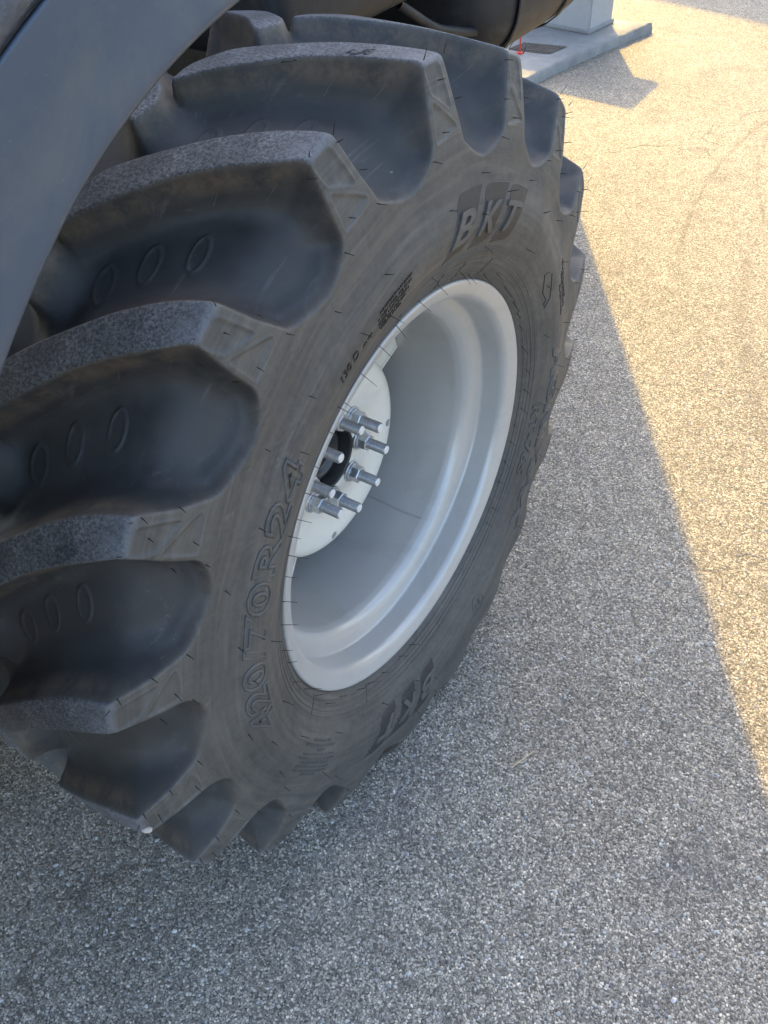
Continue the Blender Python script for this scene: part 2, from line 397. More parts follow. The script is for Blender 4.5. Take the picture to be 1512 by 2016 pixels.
# shear along the chevron
cx = np.array([.0035, -.02, -.05, -.09, -.12, -.15, -.18, -.205]); cu = np.array([.115, .17, .265, .41, .53, .66, .79, .91])
def cen(wv):
    x = .0035 - wv; return np.interp(-x, -cx, cu)
Sh = np.where(rows <= LT / 2, cen(wN), cen(wF)); kk = np.exp(-.5 * (np.arange(-12, 13) / 5.) ** 2); kk /= kk.sum()
Sh = np.convolve(np.pad(Sh, 12, mode='edge'), kk, 'valid')
NCOL = 116
uu = np.linspace(0, 1, 2001); dd = ((uu + .5) % 1) - .5
dens = 1 + 1.6 * np.exp(-.5 * ((np.abs(dd) - .13) / .045) ** 2); cdu = np.r_[0, np.cumsum((dens[1:] + dens[:-1]) / 2)]; cdu /= cdu[-1]
cols = np.interp(np.arange(NCOL) / NCOL, cdu, uu)
U = cols[None, :] + Sh[:, None]                        # pitch coordinate
PL = .186
lowN = [(.0035, .01), (-.02, .045), (-.05, .11), (-.087, .22), (-.12, .34), (-.15, .45), (-.185, .59), (-.207, .79)]
higN = [(.0035, .215), (-.03, .305), (-.07, .41), (-.11, .54), (-.15, .71), (-.18, .84), (-.205, .97)]
poly = [(-.25, -.56), (-.113, -.54), (-.112, -.45), (-.106, -.32), (-.088, -.13), (-.045, -.04)] + [(.0035 - x, u) for x, u in lowN] + [(.0035 - x, u) for x, u in higN[::-1]] + [(-.04, .24), (-.084, .255), (-.098, .33), (-.108, .42), (-.112, .52), (-.113, .60), (-.25, .62)]
def rounded(poly, r=.010, n=4):
    out = []; m = len(poly)
    for i in range(m):
        a, b, c = (Vector(poly[i - 1]), Vector(poly[i]), Vector(poly[(i + 1) % m]))
        d1 = (a - b); d2 = (c - b); l1 = d1.length; l2 = d2.length; k1 = min(r, l1 * .45); k2 = min(r, l2 * .45)
        p0 = b + d1 / l1 * k1; p1 = b + d2 / l2 * k2
        for t in np.linspace(0, 1, n): out.append(tuple((1 - t) ** 2 * p0 + 2 * t * (1 - t) * b + t * t * p1))
    return out
polyM = rounded([(a, u * PL) for a, u in poly])
def sdist(px, py, poly):
    """signed distance, negative inside"""
    px = px.ravel(); py = py.ravel(); best = np.full(px.shape, 1e9); ins = np.zeros(px.shape, bool)
    n = len(poly)
    for i in range(n):
        ax, ay = poly[i]; bx, by = poly[(i + 1) % n]; ex, ey = bx - ax, by - ay; l2 = ex * ex + ey * ey + 1e-12
        t = np.clip(((px - ax) * ex + (py - ay) * ey) / l2, 0, 1)
        best = np.minimum(best, (px - ax - t * ex) ** 2 + (py - ay - t * ey) ** 2)
        c = ((ay > py) != (by > py)) & (px < (bx - ax) * (py - ay) / (by - ay + 1e-12) + ax); ins ^= c
    dd = np.sqrt(best); return np.where(ins, -dd, dd)
FSH = .55
lowF = [q for q in lowN if q[0] > -.16] + [(-.165, .56)]; higF = [q for q in higN if q[0] > -.14] + [(-.160, .76)]
polyFar = rounded([(a, u * PL) for a, u in poly[:6] + [(.0035 - x, u) for x, u in lowF] + [(.0035 - x, u) for x, u in higF[::-1]] + poly[6 + len(lowN) + len(higN):]])
def field(wv, U, shift, polyM=polyM):
    D = np.full(U.shape, 1e9); K = np.zeros(U.shape, int); W = np.broadcast_to(wv[:, None], U.shape)
    base = np.floor(U - shift)
    for k in (-2, -1, 0, 1, 2):
        s = sdist(W, (U - shift - base - k) * PL, polyM).reshape(U.shape)
        m = s < D; D = np.where(m, s, D); K = np.where(m, base + k, K)
    return D, K.astype(int)
DN, KN = field(wN, U, 0); DF, KF = field(wF, U, FSH, polyFar)
D = np.minimum(DN, DF); isN = DN <= DF
Wmin = np.minimum(wN, wF)[:, None]
dep = np.hypot(QX[:, 0] - PX[:, 0], QX[:, 1] - PX[:, 1]); dsc = np.clip(.042 / np.maximum(dep, .008), 1.0, 4.0)[:, None]
hh = np.interp(np.where(D > 0, D * dsc, D), np.array([-4, -2, -.8, .3, 1.6, 4, 8, 13, 19, 27, 38]) * .001, [1, .998, .985, .95, .87, .72, .50, .29, .13, .04, 0])
hh = np.where(wN[:, None] < -.125, 1.0, np.where(wF[:, None] < -.125, 1.0, hh))
def blur(A, n, ax):
    k = np.exp(-.5 * (np.arange(-3 * n, 3 * n + 1) / n) ** 2); k /= k.sum(); out = np.zeros_like(A)
    if ax == 1:
        for q, wq in zip(range(-3 * n, 3 * n + 1), k): out += wq * np.roll(A, q, 1)
    else:
        Ap = np.pad(A, ((3 * n, 3 * n), (0, 0)), mode='edge')
        for q, wq in zip(range(6 * n + 1), k): out += wq * Ap[q:q + A.shape[0]]
    return out
hb = blur(blur(hh, 4, 0), 4, 1); wl = np.clip((.55 - hh) / .4, 0, 1); hh = hh * (1 - wl) + np.minimum(hb, .6) * wl
# shallow marks on the lug shoulders and rings on the gap floors
extra = np.zeros(U.shape)
def rx(r): return -(.5985 - r) * 1.01
for tri in ([(.21, .592), (.075, .592), (.02, .548), (.19, .568)], [(-.03, .528), (.215, .520), (.205, .560)]):
    pt = rounded([(rx(r), u * PL) for u, r in tri], .004, 3)
    Uf = U - KN
    s = sdist(np.broadcast_to(wN[:, None], U.shape), Uf * PL, pt).reshape(U.shape)
    extra -= .0015 * (1 / (1 + np.exp(s / .0008))) * (isN) - .0009 * np.exp(-.5 * ((s - .0022) / .0012) ** 2) * isN
xs_ = QX[:, 0][:, None]
for (x0, u0) in ((-.049, .73), (-.106, .885), (-.151, 1.07)):
    du = (((U - u0) + .5) % 1 - .5) * PL; dx = (xs_ - x0) - du * .12
    q = np.sqrt((dx / .0115) ** 2 + (du / .020) ** 2); dist = (q - 1) * .0135
    extra += .0015 * np.exp(-.5 * (dist / .0012) ** 2) * (hh < .5) + .0004 * (q < 1) * (hh < .5)
# full arrays
h3 = np.tile(hh, (1, NP)); e3 = np.tile(extra, (1, NP)); D3 = np.tile(D, (1, NP))
NCT = NCOL * NP
Uall = (np.arange(NP)[:, None] + cols[None, :]).ravel()[None, :] + Sh[:, None]
ang = np.radians(PH + Uall * PITCH)
X = PX[:, 0][:, None] + (QX[:, 0] - PX[:, 0])[:, None] * h3
Rr = PX[:, 1][:, None] + (QX[:, 1] - PX[:, 1])[:, None] * h3
# gentle waviness of the carcass between the lugs
wave = .0016 * np.cos(2 * PI * (Uall - .12)) * np.exp(-.5 * ((wN[:, None] + .125) / .03) ** 2)
X = X + wave
# normals of the undisplaced profile for the small marks
dQ = np.gradient(QX, rows, axis=0); nq = np.stack([-dQ[:, 1], dQ[:, 0]], 1); nq /= np.linalg.norm(nq, axis=1)[:, None]
if nq[np.argmax(QX[:, 1]), 1] < 0: nq = -nq
X = X + e3 * nq[:, 0][:, None]; Rr = Rr + e3 * nq[:, 1][:, None]
# weight on the wheel: sidewall bulges just above the ground
z_ = Rr * np.sin(ang)
def bulge(r, z): return np.clip((-z - .20) / .33, 0, 1) ** 1.6 * np.exp(-.5 * ((r - .475) / .062) ** 2) * .034
X = X + np.where(wN[:, None] < LT / 2, bulge(Rr, z_), 0) * np.clip(1 - wN[:, None] / .05, 0, 1)
Rr = np.where(z_ < -ZC + .001, (ZC - .001) / np.maximum(-np.sin(ang), .2), Rr)   # flattened where it stands
V = np.stack([X, Rr * np.cos(ang), Rr * np.sin(ang)], -1)
tv = np.roll(V, -1, 1) - np.roll(V, 1, 1); tu = np.gradient(V, axis=0)
Nn = np.cross(tv, tu); Nn /= np.linalg.norm(Nn, axis=-1)[..., None] + 1e-12
if Nn[NR // 2, 0] @ V[NR // 2, 0] < 0: Nn = -Nn
topa = np.clip((np.tile(hh, (1, NP)) - .955) / .04, 0, 1) * np.clip((Wmin + .010) / .014, 0, 1)
gapa = np.clip((D3 + .0005) / .002, 0, 1) * np.where(Wmin > -.124, 1, 0)
lipa = np.clip(1 - np.abs(h3 - .74) / .30, 0, 1) ** .7 * np.clip((Wmin + .01) / .03, 0, 1)
lipa = np.maximum(lipa, .45 * np.clip(1 - np.abs(D3 - .001) / .006, 0, 1) * (wN[:, None] > -.15))
kN = np.tile(KN, (1, NP)) + np.repeat(np.arange(NP), NCOL)[None, :]; kF = np.tile(KF, (1, NP)) + np.repeat(np.arange(NP), NCOL)[None, :]
isN3 = np.tile(isN, (1, NP))
lugm = (D3 < .014) & (Wmin > -.100)
I, J = np.meshgrid(np.arange(NR - 1), np.arange(NCT), indexing='ij'); J2 = (J + 1) % NCT
FA = np.stack([I * NCT + J, I * NCT + J2, (I + 1) * NCT + J2, (I + 1) * NCT + J], -1)
# orient the faces outwards
f0 = FA[NR // 2, 0]; Vr = V.reshape(-1, 3); Nr_ = Nn.reshape(-1, 3)
fn = np.cross(Vr[f0[1]] - Vr[f0[0]], Vr[f0[2]] - Vr[f0[0]])
if fn @ Vr[f0[0]] < 0: FA = FA[..., ::-1]
AT = {'top': topa.ravel(), 'gap': gapa.ravel(), 'lip': lipa.ravel(), 'su': np.repeat(rows, NCT)}
def submesh(name, mask):
    F = FA[mask[:-1]]; ids, inv = np.unique(F.ravel(), return_inverse=True)
    return mesh_np(name, Vr[ids], inv.reshape(-1, 4), True, Nr_[ids], {k: a[ids] for k, a in AT.items()})
tyre = link('tyre', submesh('tyre', ~lugm), MAT['rubber'], tr, WC)
meN = submesh('tread_lug', lugm & isN3 & (kN % NP == 0)); meF = submesh('tread_lug', lugm & ~isN3 & (kF % NP == 0))
for me in (meN, meF):
    near = me is meN
    for k in range(NP):
        mid = (PH + (k + (.2 if near else FSH + .2)) * PITCH) % 360
        if 205 < mid < 335:      # lugs near the ground carry the load and are deformed, so each has its own mesh
            o = link('tread_lug', submesh('tread_lug', lugm & (isN3 & (kN % NP == k) if near else ~isN3 & (kF % NP == k))), MAT['rubber'], tyre)
        else:
            o = link('tread_lug', me, MAT['rubber'], tyre); o.rotation_euler.x = R_(PITCH * k)

# ---- surface placement on the near sidewall
half = slice(0, int(np.searchsorted(tt, LSH - .004)))
_r = Qf[half, 1]; _x = Qf[half, 0]; _t = tt[half]
def sx(r): return np.interp(r, _r, _x)
def S_(r, a, off=0.0):
    """point on the sidewall: radius, angle in degrees, height above the rubber"""
    r = np.asarray(r, float); a = np.radians(a); e = .002
    dx = (sx(r + e) - sx(r - e)) / (2 * e); n = np.sqrt(1 + dx * dx); x = sx(r) + off / n + .0016 * np.cos(2 * PI * ((np.degrees(a) - PH) / PITCH - .12)) * np.exp(-.5 * ((np.interp(r, _r, _t) - LSH + .125) / .03) ** 2); rr = r - dx * off / n
    z = rr * np.sin(a); b = bulge(rr, z)
    return np.stack([x + b, rr * np.cos(a), z], -1)

def text_geo(txt, size, shear=0.0, bold=0.0, depth=0.0, fill=True, tube=0.0, res=3, space=1.0):
    c = bpy.data.curves.new('t', 'FONT'); c.body = txt; c.size = size; c.shear = shear; c.offset = bold; c.space_character = space
    c.align_x = 'LEFT'; c.resolution_u = res; c.extrude = depth; c.fill_mode = 'BOTH' if fill else 'NONE'
    if tube: c.bevel_depth = tube; c.bevel_resolution = 0
    o = bpy.data.objects.new('t', c); COL.objects.link(o)
    dg = bpy.context.evaluated_depsgraph_get(); dg.update()
    me = bpy.data.meshes.new_from_object(o.evaluated_get(dg))
    bm = bmesh.new(); bm.from_mesh(me); bpy.data.objects.remove(o); bpy.data.curves.remove(c); bpy.data.meshes.remove(me)
    return bm
def cut_rows(bm, step=.006):
    ys = [v.co.y for v in bm.verts]; y = min(ys) + step
    while y < max(ys):
        bmesh.ops.bisect_plane(bm, geom=bm.verts[:] + bm.edges[:] + bm.faces[:], plane_co=(0, y, 0), plane_no=(0, 1, 0)); y += step
    xs = [v.co.x for v in bm.verts]; x = min(xs) + .012
    while x < max(xs):
        bmesh.ops.bisect_plane(bm, geom=bm.verts[:] + bm.edges[:] + bm.faces[:], plane_co=(x, 0, 0), plane_no=(1, 0, 0)); x += .012
def wrap(bm, r0, a0, rmid=None, off=0.0):
    """flat (x along the arc clockwise, y outwards, z height) -> sidewall"""
    rmid = rmid or r0 + .012
    vs = list(bm.verts); c = np.array([v.co[:] for v in vs])
    Pn = S_(r0 + c[:, 1], a0 - np.degrees(c[:, 0] / rmid), c[:, 2] + off)
    for v, p in zip(vs, Pn): v.co = p
def fit_width(bm, width):
    xs = [v.co.x for v in bm.verts]; x0, x1 = min(xs), max(xs)
    for v in bm.verts: v.co.x = (v.co.x - x0) * width / (x1 - x0)
def poly_tube(pts, rad=.0008, seg=4, closed=False):
    """list of 3d points -> small tube (V, F)"""
    P_ = np.array(pts, float); n = len(P_)
    T = np.roll(P_, -1, 0) - np.roll(P_, 1, 0) if closed else np.gradient(P_, axis=0)
    T /= np.linalg.norm(T, axis=1)[:, None] + 1e-12
    up = np.array([1.0, 0, 0]); A = np.cross(T, up); A /= np.linalg.norm(A, axis=1)[:, None] + 1e-9; B = np.cross(T, A)
    V = []; F = []
    for k in range(seg):
        t = 2 * PI * k / seg; V.append(P_ + rad * (A * math.cos(t) + B * math.sin(t)))
    V = np.stack(V, 1).reshape(-1, 3)
    for i in range(n if closed else n - 1):
        for k in range(seg): F.append((i * seg + k, i * seg + (k + 1) % seg, ((i + 1) % n) * seg + (k + 1) % seg, ((i + 1) % n) * seg + k))
    return V, np.array(F)
def join_np(parts):
    Vs = []; Fs = []; n = 0
    for v, f in parts: Vs.append(v); Fs.append(f + n); n += len(v)
    return np.concatenate(Vs), np.concatenate(Fs)

# fine mould rings round the bead
for r, rad in ((.3405, .0008), (.3475, .0006), (.3545, .0009), (.3620, .0006)):
    a = np.linspace(0, 360, 240, endpoint=False); link('bead_ring', mesh_np('bead_ring', *poly_tube(S_(np.full(240, r), a, .0001), rad, 5, True)), MAT['rubber'], tyre)
for k, r in enumerate((.371, .3735, .376, .3785)):
    a = np.linspace(48, 92, 60); link('flow_line', mesh_np('flow_line', *poly_tube(S_(np.full(60, r), a, .0), .0005, 4)), MAT['letter'], tyre)

def logo(a_left, r_lo):
    """three slanted bars, each carrying one letter"""
    W = .060; ST = .0685; H = .074; SL = .026
    for i, ch in enumerate('BKT'):
        x0 = i * ST
        out = [(x0, 0), (x0 + .045, .004), (x0 + W - .006, .018)]
        out = [(x0, 0)] + [(x0 + .036 + .022 * math.sin(t), .003 + .026 * (1 - math.cos(t))) for t in np.linspace(.2, PI / 2, 6)]
        out += [(x0 + W + SL * .98, H)] + [(x0 + SL + .014 - .018 * math.sin(t), H - .022 * (1 - math.cos(t))) for t in np.linspace(0.05, PI / 2 * .9, 6)]
        bm = bmesh.new(); vs = [bm.verts.new((x, y, .0005)) for x, y in out]; bm.faces.new(vs); cut_rows(bm, .005)
        bmesh.ops.triangulate(bm, faces=bm.faces)
        wrap(bm, r_lo, a_left, r_lo + .037); bmesh.ops.recalc_face_normals(bm, faces=bm.faces)
        from_bm('logo_bar', bm, MAT['panel'], tyre)
        # border ridge
        pts = []
        for p, q in zip(out, out[1:] + out[:1]):
            n = max(2, int(math.hypot(q[0] - p[0], q[1] - p[1]) / .004))
            for k in range(n): pts.append((p[0] + (q[0] - p[0]) * k / n, p[1] + (q[1] - p[1]) * k / n))
        pa = np.array(pts); v, f = poly_tube(S_(r_lo + pa[:, 1], a_left - np.degrees(pa[:, 0] / (r_lo + .037)), .0003), .00055, 5, True)
        link('logo_border', mesh_np('logo_border', v, f), MAT['letter'], tyre)
        bm = text_geo(ch, .055, .38, .0012, .0014, res=4)
        ys = [q.co.y for q in bm.verts]; y0, y1 = min(ys), max(ys)
        wd = (.054, .056, .052)[i]
        fit_width(bm, wd)
        for q in bm.verts: q.co.y = .016 + (q.co.y - y0) * .038 / (y1 - y0); q.co.x += x0 + (.008, .008, .013)[i]
        cut_rows(bm); wrap(bm, r_lo, a_left, r_lo + .037, .0013)
        o = from_bm('logo_letter', bm, MAT['letter'], tyre)
logo(86.5, .384)
logo(266.0, .388)

def sidewall_text(txt, a0, a1, r0, h, name='lettering', outline=False, shear=.1, bold=.0008, depth=.0010, mat='letter', res=3, off=.0005, tube=.0007, space=1.0):
    rm = r0 + h / 2; width = math.radians(a0 - a1) * rm
    def go(bm):
        ys = [v.co.y for v in bm.verts]; y0, y1 = min(ys), max(ys); fit_width(bm, width)
        for v in bm.verts: v.co.y = (v.co.y - y0) * h / (y1 - y0)
        return bm
    if not outline:
        bm = go(text_geo(txt, .05, shear, bold, depth, res=res, space=space))
        if h > .012: cut_rows(bm)
        wrap(bm, r0, a0, rm, off); return from_bm(name, bm, MAT[mat], tyre)
    bm = go(text_geo(txt, .05, shear, bold, 0, fill=False, tube=tube * 1.0, res=res, space=space)); wrap(bm, r0, a0, rm, off)
    return from_bm(name, bm, MAT[mat], tyre, smooth=True)
sidewall_text('420/70R24', 184, 131.5, .401, .041, outline=True, bold=.0014, shear=.12, tube=.0018, space=1.08)
sidewall_text('AGRIMAX', 5.5, -49, .402, .044, outline=True, bold=.0014, tube=.0020, space=1.08)
sidewall_text('AGRIMAX', 5.5, -49, .402, .044, bold=.0010, depth=.0006, off=.0002, space=1.08)
sidewall_text('RT-765', -11, -33, .371, .018, bold=.001)
sidewall_text('130 D', 118.6, 113.4, .407, .010, bold=.0006, mat='whisker', depth=.0006)
rr = [(.4195, 106.8, 97.6), (.4135, 107.6, 97.8), (.4075, 107.8, 98.6), (.4015, 107.6, 99.6), (.3955, 106.9, 100.8)]
for (r, a, b), t in zip(rr, ('PUNCTURE PROOF DRAIN', '6 FLEX STEEL BELTS 24', 'TREAD 6 RAYON SIDE 2', 'LOAD 130 D MAX 1900', 'INFLATE 160 KPA')):
    sidewall_text(t, a, b, r - .003, .0036, name='small_print', bold=.0006, mat='whisker', depth=.0004, res=1)
sidewall_text('160 KPA', 112.2, 109.4, .407, .004, name='small_print', bold=.0006, mat='whisker', depth=.0004, res=1)
lines = ['SAFETY WARNING', 'SERIOUS INJURY MAY RESULT FROM', 'EXPLOSION OF TYRE RIM ASSEMBLY', 'DUE TO IMPROPER MOUNTING OR', 'NEVER EXCEED 250 KPA TO SEAT BEADS', 'ONLY SPECIALLY TRAINED PERSONS', 'MOUNT TYRES', 'FAILURE DUE TO UNDER INFLATION', 'FOLLOW OWNERS MANUAL']
for i, t in enumerate(lines):
    wd = len(t) * .55
    sidewall_text(t, 215 + wd * .4 - 3, 215 - wd * .6 - 1, .445 - i * .0068, .0042, name='small_print', bold=.0004, mat='letter', depth=.0004, res=1, off=.0002)
for i, (t, r) in enumerate((('TUBELESS', .452), ('TRACTOR DRIVE', .440), ('RADIAL', .428))):
    sidewall_text(t, 27 - i * 2, 15.5 - i, r - .004, .0075, name='small_print', bold=.0006, mat='panel', depth=.0005, res=1)
# recessed chevron mark and a small approval mark
for pts in ([(33, .384), (27.5, .372), (24, .376)], [(30.5, .398), (23.5, .384), (22, .372)], [(33, .384), (31.8, .394)], [(24, .376), (23.4, .370), (21.6, .372)]):
    a = np.concatenate([np.linspace(p[0], q[0], 8) for p, q in zip(pts, pts[1:])]); r = np.concatenate([np.linspace(p[1], q[1], 8) for p, q in zip(pts, pts[1:])])
    link('mould_mark', mesh_np('mould_mark', *poly_tube(S_(r + .012, a, .0004), .0008, 5)), MAT['panel'], tyre)
t = np.linspace(0, 2 * PI, 40, endpoint=False)
link('mould_mark', mesh_np('mould_mark', *poly_tube(S_(.418 + .019 * np.cos(t), 288.5 + 2.5 * np.sin(t), .0004), .0007, 5, True)), MAT['letter'], tyre)
sidewall_text('E4', 290, 287, .410, .013, name='small_print', bold=.0008)
# small wear indicator ribs and bead notches
for a in (119.5, 99.5, 84, 75, 62, 205, 236):
    link('bead_notch', mesh_np('bead_notch', *poly_tube(S_(np.linspace(.336, .362, 8), np.linspace(a, a - 1.2, 8), .0002), .0007, 4)), MAT['panel'], tyre)

# lettering on two lug faces
def tread_text(txt, lug, xa, xb, u_at, h, name='lug_lettering'):
    bm = text_geo(txt, .05, 0, .0008, 0, fill=False, tube=.0007, res=3)
    ys = [v.co.y for v in bm.verts]; y0, y1 = min(ys), max(ys); xs = [v.co.x for v in bm.verts]; x0, x1 = min(xs), max(xs)
    for v in bm.verts:
        s = (v.co.x - x0) / (x1 - x0); x = xa + (xb - xa) * s; yy = (v.co.y - y0) / (y1 - y0) * h
        uc = np.interp(-x, -cx, cu) + u_at
        a = R_(PH + (lug + uc) * PITCH) - yy / .605
        r = np.interp(-x, -QX[:NR // 2 + 5, 0][np.argsort(-QX[:NR // 2 + 5, 0])], QX[:NR // 2 + 5, 1][np.argsort(-QX[:NR // 2 + 5, 0])]) + .0004 + v.co.z
        v.co = (x, r * math.cos(a), r * math.sin(a))
    return from_bm(name, bm, MAT['rubber'], tyre, smooth=True)
tread_text('RADIAL', 1, -.048, -.118, .06, .016)
tread_text('420/70R24', 4, -.042, -.165, .06, .017)

# ---- rubber whiskers left by the mould
WH = []
for v in range(5):
    n = 5; Ls = 1.0; b = rng.normal(0, .06, 2)
    z = np.linspace(0, 1, n); pts = np.stack([z, b[0] * z ** 2 + 0 * z, b[1] * z ** 2], 1)
    Vv = []; Ff = []
    for i, p in enumerate(pts):
        rad = .047 * (1 - .55 * z[i])
        for k in range(4): Vv.append(p + [0, rad * math.cos(k * PI / 2), rad * math.sin(k * PI / 2)])
    for i in range(n - 1):
        for k in range(4): Ff.append((i * 4 + k, i * 4 + (k + 1) % 4, (i + 1) * 4 + (k + 1) % 4, (i + 1) * 4 + k))
    me = mesh_np('rubber_whisker', np.array(Vv), np.array(Ff)); me.materials.append(MAT['whisker']); WH.append(me)
nwh = 0
def whisker(p, n, ln):
    global nwh
    if nwh >= 296: return
    nwh += 1
    me = WH[random.randrange(5)]
    o = bpy.data.objects.new('rubber_whisker', me); COL.objects.link(o); o.parent = tyre
    d = Vector(n) + Vector((random.gauss(0, .07), random.gauss(0, .07), random.gauss(0, .07)))
    o.rotation_mode = 'QUATERNION'; o.rotation_quaternion = d.to_track_quat('X', 'Z'); o.scale = (ln, .0145, .0145); o.location = p
def sw(r, a, ln):
    p = S_(r, a, -.0005); q = S_(r, a, .01); n = (q - p); whisker(p, n / np.linalg.norm(n), ln)
vis = lambda k: True
a = -50
while a < 262:
    sw(random.choice((.3375, .3375, .345)), a, random.uniform(.012, .026)); a += random.uniform(5.0, 10.5)
for k in range(NP):
    b = PH + k * PITCH
    ac = (b + 5) % 360
    if 262 < ac < 305: continue
    sw(.385 + random.uniform(-.01, .01), b + random.uniform(0, 8), random.uniform(.012, .02))
    sw(.447, b + 1.5 + random.uniform(-1, 1), random.uniform(.010, .018))
    if random.random() < .6: sw(.425, b + 11 + random.uniform(-2, 2), random.uniform(.010, .018))
    for (u, r) in ((.27, .588), (.275, .548), (.28, .508), (.0, .590), (-.055, .556), (-.11, .516), (.14, .53), (.55, .47), (.10, .578)):
        if random.random() < .72: sw(min(r, .59), b + (u + random.uniform(-.015, .015)) * PITCH, random.uniform(.007, .013))
    for (x, u) in ((.008, .03), (.004, .2)):
        aa = R_(b + u * PITCH); whisker((x, .6 * math.cos(aa), .6 * math.sin(aa)), (.3, math.cos(aa), math.sin(aa)), random.uniform(.008, .014))

# ---- rim
prof = [(-.006, .3285), (-.0005, .3290), (.0022, .3275), (.0025, .3250), (.0008, .3215), (-.002, .314), (-.0055, .306), (-.0105, .3005), (-.016, .2985), (-.024, .2980), (-.0505, .2965), (-.0515, .2945), (-.0580, .2800), (-.0640, .2710), (-.072, .2650), (-.084, .2620), (-.20, .2610), (-.285, .2610), (-.296, .265), (-.306, .281), (-.316, .291), (-.335, .295), (-.345, .298), (-.352, .31), (-.355, .328)]
pp = smooth_prof(prof[4:], 260, .0022); pp = np.concatenate([np.array(prof[:4]), pp])
Vv, Ff = lathe(pp, 256)
me = mesh_np('rim', Vv, Ff[:, ::-1]); rim = link('rim', me, MAT['rim'], tr, WC)
# weld seam across the well
wa = R_(301); wx = np.linspace(-.082, -.27, 40); wr = .2606 - .0004 * np.abs(np.sin(wx * 900))
link('weld_seam', mesh_np('weld_seam', *poly_tube(np.stack([wx, wr * np.cos(wa + .004 * np.sin(wx * 60)), wr * np.sin(wa + .004 * np.sin(wx * 60))], 1), .0006, 6)), MAT['rim'], rim)
# valve
bm = bmesh.new(); bmesh.ops.create_cone(bm, cap_ends=True, segments=12, radius1=.004, radius2=.0035, depth=.03)
vz = from_bm('valve_stem', bm, MAT['hub'], rim, True, angle=40); av = R_(95); vz.location = (-.10, .252 * math.cos(av), .252 * math.sin(av)); vz.rotation_euler = (av - PI / 2 + PI, .5, 0)

# ---- wheel disc
HB = .0575
dp = smooth_prof([(-.176, HB), (-.165, HB + .0015), (-.165, .105), (-.1635, .112), (-.157, .146), (-.157, .160), (-.162, .172), (-.172, .1785), (-.200, .181), (-.235, .182)], 60, .0035)
back = dp[::-1].copy(); back[:, 0] -= .009; back[:, 1] -= .003; dpc = np.concatenate([dp, back, dp[:1]])
Vv, Ff = lathe(dpc, 192)
disc_me = mesh_np('wheel_disc', Vv, Ff[:, ::-1])
bm = bmesh.new(); bm.from_mesh(disc_me); bmesh.ops.remove_doubles(bm, verts=bm.verts, dist=1e-6); bmesh.ops.recalc_face_normals(bm, faces=bm.faces); bm.to_mesh(disc_me); bm.free()
disc = link('wheel_disc', disc_me, MAT['disc'], tr, WC)
bm = bmesh.new()
for a in (348.5, 258.5, 168.5, 78.5):
    ar = R_(a); bmesh.ops.create_cone(bm, cap_ends=True, segments=24, radius1=.0072, radius2=.0072, depth=.06, matrix=Matrix.Translation((-.160, .155 * math.cos(ar), .155 * math.sin(ar))) @ Matrix.Rotation(PI / 2, 4, 'Y'))
cut = from_bm('cut', bm); cut.location = WC
md = disc.modifiers.new('holes', 'BOOLEAN'); md.operation = 'DIFFERENCE'; md.object = cut; md.solver = 'EXACT'
dg = bpy.context.evaluated_depsgraph_get(); dg.update(); nm = bpy.data.meshes.new_from_object(disc.evaluated_get(dg))
disc.modifiers.clear(); disc.data = nm; nm.name = 'wheel_disc'; bpy.data.objects.remove(cut)
nm.polygons.foreach_set('use_smooth', [True] * len(nm.polygons)); nm.set_sharp_from_angle(angle=R_(40))
bo = None
for a in (17, 236, 150, 100):
    bm = bmesh.new()
    for s in (-1, 1):
        ww = .022
        box_bm(bm, -.232, -.198, .176, .2598, s * ww - .004, s * ww + .004)
    box_bm(bm, -.204, -.198, .176, .2598, -.0179, .0179)
    bmesh.ops.recalc_face_normals(bm, faces=bm.faces); bmesh.ops.bevel(bm, geom=bm.edges[:], offset=.0015, segments=2, affect='EDGES')
    o = from_bm('rim_bracket', bm, MAT['disc'], disc, True, angle=35); o.rotation_euler.x = R_(a)
# plate behind the disc, hub and axle
Vv, Ff = lathe(smooth_prof([(-.192, .002), (-.192, .030), (-.188, .034), (-.182, .042), (-.190, .052), (-.20, .056), (-.26, .0565)], 50, .0015), 64)
link('hub', mesh_np('hub', Vv, Ff[:, ::-1]), MAT['hub'], tr, WC)
Vv, Ff = lathe([(-.166, .0568), (-.1635, .0562), (-.163, .0535), (-.166, .0520), (-.19, .0515)], 64)
link('hub_ring', mesh_np('hub_ring', Vv, Ff[:, ::-1]), MAT['black'], tr, WC)
Vv, Ff = lathe([(-.20, .0), (-.20, .13), (-.26, .15), (-.30, .15), (-.36, .12), (-.50, .10), (-.8, .09), (-.8, 0)], 48)
link('axle', mesh_np('axle', Vv, Ff[:, ::-1]), MAT['chassis'], tr, WC)
# studs
def hexprism(bm, x0, x1, rad, cham=.0016):
    A = []
    for (x, f) in ((x0, 1), (x1 - cham, 1), (x1, .90)):
        A.append([bm.verts.new((x, rad * f * math.cos(PI / 3 * k), rad * f * math.sin(PI / 3 * k))) for k in range(6)])
    for P0, P1 in zip(A, A[1:]):
        for k in range(6): bm.faces.new((P0[k], P0[(k + 1) % 6], P1[(k + 1) % 6], P1[k]))
    bm.faces.new(A[0]); bm.faces.new(A[-1]); bmesh.ops.recalc_face_normals(bm, faces=bm.faces)
XF = -.165
V0 = []; sp = [(XF - .002, .0082)]; x = XF + .0
nth = 22; xs0, xs1 = XF + .014, -.1098
for k in range(nth):
    t0 = xs0 + (xs1 - xs0) * k / nth; dlt = (xs1 - xs0) / nth
    sp += [(t0 + dlt * .15, .0079), (t0 + dlt * .5, .0092), (t0 + dlt * .85, .0079)]
sp += [(-.1092, .0082), (-.1080, .0070), (-.1080, .0)]
